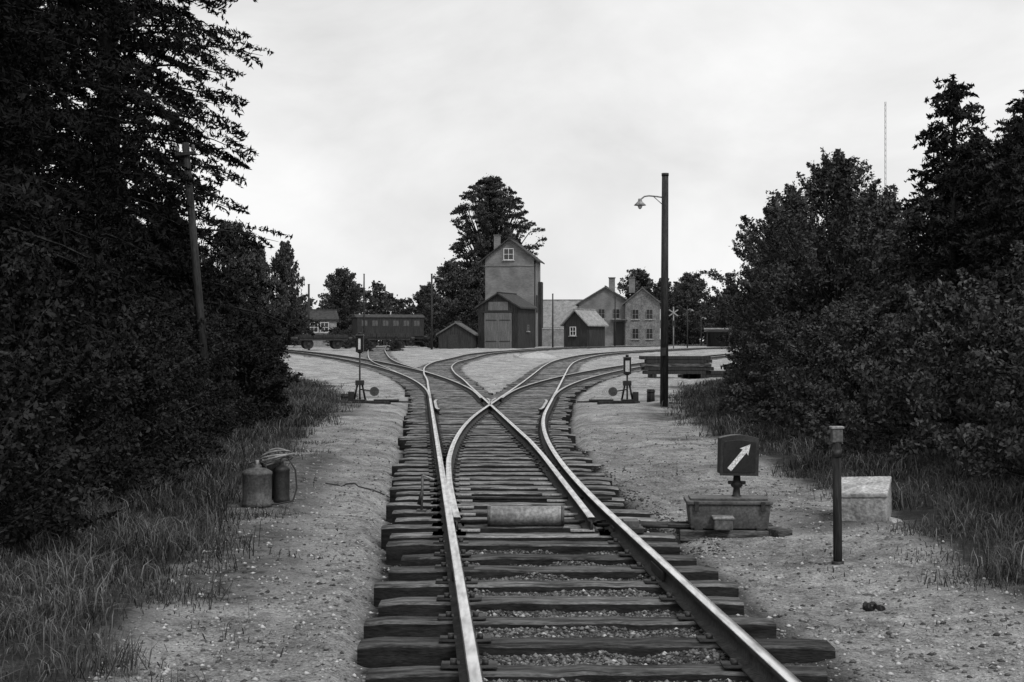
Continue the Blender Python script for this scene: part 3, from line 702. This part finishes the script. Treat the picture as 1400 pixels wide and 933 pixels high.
g=G('timber_stack',(7.5,65,gz(7.5,65)-.02),rz=.04); r=np.random.default_rng(8)
for x in(-1.1,1.1): g.box('skid',(.2,1.6,.2),(x,0,.1),M['pole'],.01)
for lv in range(5):
    for q in range(5):
        g.box('beam',(r.uniform(2.6,3.2),.25,.15),(r.normal(0,.12)+(-.15 if lv==4 else 0),-.65+q*.3,.28+lv*.165),M['plank_dark'] if r.random()<.7 else M['sleeper'],.012,rot=(0,0,r.normal(0,.02)))
g=G('timber_stack',(9.0,66.5,gz(9,66.5)-.02),rz=.3)
for lv in range(2):
    for q in range(4): g.box('beam',(2.2,.25,.15),(r.normal(0,.08),-.5+q*.3,.08+lv*.165),M['pole'],.012)
n=28; hv=[];hf=[]
for j in range(9):
    for k in range(n):
        rr=j/8; a=k*6.283/n; hv.append((1.6*rr*math.cos(a)*(1+.1*math.sin(3*a)),2.4*rr*math.sin(a),.42*(1-rr)**.8*(1+.1*math.sin(5*a))+(-.1 if j==8 else 0)))
for j in range(8):
    for k in range(n): hf.append((j*n+k,(j+1)*n+k,(j+1)*n+(k+1)%n,j*n+(k+1)%n))
g=G('gravel_heap',(1.9,108,gz(1.9,108)-.05)); g.poly('heap',hv,hf,nmat('pale_gravel',.35,.6,8,.9,.8,.05),smooth=True); g.box('stone',(.4,.3,.2),(-1.6,-.5,.15),M['concrete'],.05,rot=(.1,.2,.3))

# ------------------------------------------------------------------ buildings
def house(g,w,d,h,rid,wall,roof,ov=.35,pre='',c=(0,0),ridge='y'):
    cx,cy=c
    a,b=(w/2,d/2) if ridge=='y' else (d/2,w/2)
    rot=0 if ridge=='y' else math.pi/2
    V=[(-a,-b,0),(a,-b,0),(a,b,0),(-a,b,0),(-a,-b,h),(a,-b,h),(a,b,h),(-a,b,h),(0,-b,rid),(0,b,rid)]
    F=[(0,1,5,8,4),(1,2,6,5),(2,3,7,9,6),(3,0,4,7),(3,2,1,0)]
    g.poly(pre+'walls',V,F,wall,rot=(0,0,rot),loc=(cx,cy,0))
    sl=(rid-h)/a; t=.16; e=a+ov
    for s,nm in((-1,'roof_slope'),(1,'roof_slope')):
        zi=h-ov*sl+.01
        V=[(0,-b-ov,rid+.01),(s*e,-b-ov,zi),(s*e,b+ov,zi),(0,b+ov,rid+.01),(0,-b-ov,rid+t),(s*e,-b-ov,zi+t),(s*e,b+ov,zi+t),(0,b+ov,rid+t)]
        F=[(0,1,2,3),(7,6,5,4),(0,4,5,1),(1,5,6,2),(2,6,7,3)]
        if s>0: F=[f[::-1] for f in F]
        g.poly(pre+nm,V,F,roof,rot=(0,0,rot),loc=(cx,cy,0))
    g.box(pre+'ridge_cap',(.2,2*b+2*ov+.04,.1) if ridge=='y' else (2*b+2*ov+.04,.2,.1),(cx,cy,rid+t+.03),roof,.02)
def window(g,w,h,c,face='front',nx=2,ny=2,frame=None):
    rz={'front':0,'right':math.pi/2,'left':-math.pi/2}[face]; frame=frame or M['white']
    R=Matrix.Rotation(rz,3,'Z')
    def bx(nm,size,o,m): 
        o=R@Vector(o); g.box(nm,size,(c[0]+o.x,c[1]+o.y,c[2]+o.z),m,0,rot=(0,0,rz))
    bx('window_glass',(w,.03,h),(0,-.02,0),M['glass'])
    t=.07
    for s in(-1,1):
        bx('window_frame',(t,.08,h+t),(s*w/2,-.05,0),frame); bx('window_frame',(w-t,.07,t),(0,-.05,s*h/2),frame)
    for k in range(1,nx): bx('glazing_bar',(.05,.05,h-t),(-w/2+w*k/nx,-.055,0),frame)
    for k in range(1,ny): bx('glazing_bar',(w-t,.04,.05),(0,-.055,-h/2+h*k/ny),frame)
    bx('sill',(w+.3,.16,.07),(0,-.09,-h/2-.09),M['concrete'])
g=G('water_tower',(.15,165,gz(.15,165)-.1),rz=-.14)
house(g,5.6,6.2,10.1,12.3,M['brick'],M['roof_dark'],.45)
window(g,1.1,1.25,(-.1,-3.1,10.6))
g.box('chimney',(.7,.7,1.6),(-2.0,.8,12.2),M['brick'],.01); g.box('chimney_cap',(.82,.82,.12),(-2.0,.8,13.05),M['roof_mid'],.01)
g.box('string_course',(5.7,.12,.14),(0,-3.13,9.3),M['brick'],.01)
g.cyl('downpipe',(2.86,-2.7,0),(2.86,-2.7,9.9),.08,M['black'],n=8)
g.box('ladder_hatch',(.08,1.1,2.0),(2.84,-.6,5),M['plank_dark'],.01)
g.box('stair_enclosure',(.4,1.6,7.6),(3.0,1.6,3.8),M['plank_dark'],.01)
g=G('wooden_shed',(-.55,150,gz(-.55,150)-.1),rz=-.36)
house(g,4.5,5.0,4.35,5.7,M['plank_dark'],M['roof_dark'],.3)
for s in(-1,1):
    g.box('door_leaf',(1.5,.08,3.7),(s*.76,-2.55,1.9),M['door'],.01); 
    g.box('hinge',(1.2,.03,.08),(s*.76,-2.61,3.0),M['iron'],.003); g.box('hinge',(1.2,.03,.08),(s*.76,-2.61,.8),M['iron'],.003)
g.box('door_frame',(3.3,.12,.16),(0,-2.56,3.85),M['plank_dark'],.01)
g.box('gable_boards',(2.2,.06,.9),(0,-2.54,4.45),M['door'],.01)
for k in range(-10,11):
    if abs(k)>7: g.box('board_batten',(.05,.04,5.3-abs(k)*.12),(k*.21,-2.53,(5.3-abs(k)*.12)/2),M['plank_dark'],0)
window(g,.5,.6,(2.25,.2,2.2),'right',frame=M['door'])
g=G('low_shed',(-5.6,148,gz(-5.6,148)-.1),rz=-.1)
house(g,3.6,3.5,1.6,2.7,M['plank_dark'],M['roof_mid'],.25); g.box('door',(1.0,.06,1.5),(-.3,-1.79,.8),M['iron'],.01)
g=G('switch_hut',(7.9,155,gz(7.9,155)-.1),rz=-.62)
house(g,3.0,3.6,2.7,4.1,M['plank_dark'],M['roof_light'],.3)
window(g,.7,.9,(-.3,-1.8,1.9)); g.box('door',(.06,.9,2.0),(1.54,-1.1,1.05),M['plank_dark'],.01)
g=G('white_wall',(4.9,166,gz(4.9,166)-.1),rz=-.05)
g.box('wall',(3.9,.3,2.1),(0,0,1.05),M['render'],.02); g.box('coping',(4.05,.42,.12),(0,0,2.16),M['concrete'],.02)
for x in(-1.9,0,1.9): g.box('pier',(.35,.4,2.25),(x,0,1.125),M['render'],.02)
g=G('station_building',(13,190,gz(13,190)-.1),rz=-.12)
house(g,9.0,8,2.7,6.1,M['brick'],M['roof_light'],.35,'wing_',(-4.5,0),'x')
house(g,7.0,9,5.6,7.7,M['brick'],M['roof_mid'],.4,'main_',(-.2,-1.2))
house(g,4.4,8,5.7,7.5,M['wallmid'],M['roof_mid'],.35,'gable_',(4.6,-2.5))
for x,y in((.3,1),(3.0,.5)): g.box('chimney',(.8,.6,2.0),(x,y,8.2),M['brick'],.01); g.box('chimney_cap',(.95,.75,.12),(x,y,9.25),M['roof_mid'],.01)
st=M['wallmid']
for x in(-.7,1.2): window(g,.8,1.2,(x,-5.7,4.3),frame=st)
window(g,.8,1.3,(-2.4,-5.7,1.7),frame=st)
for x in(3.7,5.5): window(g,.8,1.2,(x,-6.5,4.2),frame=st); window(g,.8,1.3,(x,-6.5,1.7),frame=st)
for y in(-5,-2.5,0): window(g,.9,1.3,(6.8,y,4.2),'right'); window(g,.9,1.3,(6.8,y,1.7),'right')
g.box('gate_opening',(1.3,.1,3.2),(1.5,-5.72,1.6),M['black'],.01)
g.box('canopy',(2.2,1.4,.12),(1.6,-6.3,3.5),M['roof_mid'],.01)
g=G('white_cottage',(-22.3,165,gz(-22.3,165)-.1),rz=.25)
house(g,3.4,4,3.2,4.2,M['render'],M['roof_dark'],.25,'',(0,0),'x')
for x in(-.9,.3): window(g,.9,1.1,(x,-2.0,2.3))
g.box('door',(.7,.06,2),(1.3,-2.03,1.0),M['render'],.01)
g=G('platform_shelter',(23.2,160,gz(23.2,160)-.1),rz=-.2)
g.box('back_wall',(2.6,.12,1.7),(0,.7,.85),M['plank_dark'],.01); g.box('roof',(3.1,2.0,.14),(0,0,1.95),M['roof_light'],.01,rot=(-.15,0,0))
for x in(-1.2,1.2): g.box('roof_post',(.1,.1,1.8),(x,-.6,.9),M['plank_dark'],0); g.box('side_wall',(.08,1.2,1.5),(x*1.02,.05,.75),M['plank_dark'],0)

# ------------------------------------------------------------------ wagons
def wheels(g,xs_,yo=.75):
    for x in xs_:
        g.cyl('axle',(x,-yo,.48),(x,yo,.48),.07,M['iron'],n=10)
        for s in(-1,1):
            g.cyl('wheel',(x,s*yo-.06,.48),(x,s*yo+.06,.48),.48,M['iron'],n=24); g.box('axle_box',(.3,.16,.3),(x,s*(yo+.2),.5),M['iron'],.02)
g=G('passenger_carriage',(-13.6,156,float(zr(156))),rz=.30)
Lc=7.4; g.box('underframe',(Lc,2.5,.25),(0,0,.95),M['iron'],.02); wheels(g,(-2.3,2.3))
g.box('body',(Lc,2.8,2.05),(0,0,2.1),M['plank_dark'],.03)
n=10; pv=[]
for xx_ in(-Lc/2-.15,Lc/2+.15): pv+=[(xx_,-1.5+3.0*k/n,3.13+.35*math.sin(math.pi*k/n)) for k in range(n+1)]
m=n+1; g.poly('roof',pv,[(k,k+1,m+k+1,m+k) for k in range(n)]+[tuple(range(m)),tuple(range(2*m-1,m-1,-1))]+[(0,m,2*m-1,m-1)],M['roof_dark'])
for k in range(6):
    for s in(-1,1): g.box('window',(.6,.03,.6),(-2.9+k*1.16,s*1.405,2.5),M['steel'],.0); g.box('window_bar',(.05,.03,.6),(-2.9+k*1.16,s*1.425,2.5),M['plank_dark'],0)
for s in(-1,1):
    g.box('step',(.9,.3,.06),(s*3.0,-1.4,.55),M['iron'],0)
    for t in(-.85,.85): g.cyl('buffer',(s*Lc/2,t,1.0),(s*(Lc/2+.55),t,1.0),.16,M['iron'])
def flat(x,y,L,rz,h=.5):
    g=G('flat_wagon',(x,y,float(zr(y))-.02),rz=rz); wheels(g,(-L*.3,L*.3))
    g.box('underframe',(L,2.4,.25),(0,0,.95),M['iron'],.02); g.box('deck',(L,2.6,.1),(0,0,1.13),M['plank_dark'],.01)
    for s in(-1,1): g.box('side_board',(L,.06,h),(0,s*1.28,1.18+h/2),M['plank_dark'],.01); g.box('end_board',(.06,2.4,h),(s*(L/2-.05),0,1.18+h/2),M['plank_dark'],.01)
    for k in range(5):
        g.box('stanchion',(.08,.06,h+.2),(-L/2+.4+k*(L-.8)/4,-1.34,1.15+h/2),M['iron'],0)
    for s in(-1,1):
        for t in(-.85,.85): g.cyl('buffer',(s*L/2,t,1.0),(s*(L/2+.5),t,1.0),.16,M['iron'])
flat(-18.2,136,4.6,.30,.2); flat(-12.4,138,4.6,.3,.3)

# ------------------------------------------------------------------ world, sun, camera
w=bpy.data.worlds.new('World'); scene.world=w; w.use_nodes=True; nt=w.node_tree;N=nt.nodes;Lk=nt.links
bg=N['Background']; bg.inputs['Strength'].default_value=.1
sk=N.new('ShaderNodeTexSky'); sk.sky_type='NISHITA'; sk.sun_disc=False; sk.sun_elevation=math.radians(50); sk.sun_rotation=math.radians(150); sk.dust_density=3
bw=N.new('ShaderNodeRGBToBW'); Lk.new(sk.outputs[0],bw.inputs[0])
tc=N.new('ShaderNodeTexCoord'); mp=N.new('ShaderNodeMapping'); mp.inputs['Scale'].default_value=(1,1,2.0); mp.inputs['Location'].default_value=(.3,.1,.25); Lk.new(tc.outputs['Generated'],mp.inputs[0])
n=N.new('ShaderNodeTexNoise'); n.inputs['Scale'].default_value=3.2; n.inputs['Detail'].default_value=9; n.inputs['Roughness'].default_value=.55; n.inputs['Distortion'].default_value=.6; Lk.new(mp.outputs[0],n.inputs['Vector'])
mr=N.new('ShaderNodeMapRange'); mr.inputs['From Min'].default_value=.32; mr.inputs['From Max'].default_value=.68; mr.inputs['To Min'].default_value=7.2; mr.inputs['To Max'].default_value=10.2; Lk.new(n.outputs['Fac'],mr.inputs['Value'])
mx=N.new('ShaderNodeMix'); mx.data_type='FLOAT'; mx.inputs['Factor'].default_value=.93; Lk.new(bw.outputs[0],mx.inputs['A']); Lk.new(mr.outputs[0],mx.inputs['B'])
Lk.new(mx.outputs['Result'],bg.inputs['Color'])
sl=bpy.data.lights.new('sun','SUN'); sl.energy=1.5; sl.angle=math.radians(12); sl.color=(1,1,1)
so=bpy.data.objects.new('sun',sl); scene.collection.objects.link(so)
el,az=math.radians(50),math.radians(150)
dirv=Vector((math.sin(az)*math.cos(el),math.cos(az)*math.cos(el),math.sin(el)))
so.rotation_euler=dirv.to_track_quat('Z','Y').to_euler()
cd=bpy.data.cameras.new('camera'); cam=bpy.data.objects.new('camera',cd); scene.collection.objects.link(cam)
cam.location=(0,0,1.6); cam.rotation_euler=(math.radians(90),0,0); cd.lens=50; cd.sensor_width=36; cd.clip_end=6000; cd.clip_start=.1
scene.camera=cam
scene.view_settings.view_transform='Standard'; scene.view_settings.look='None'; scene.view_settings.exposure=0
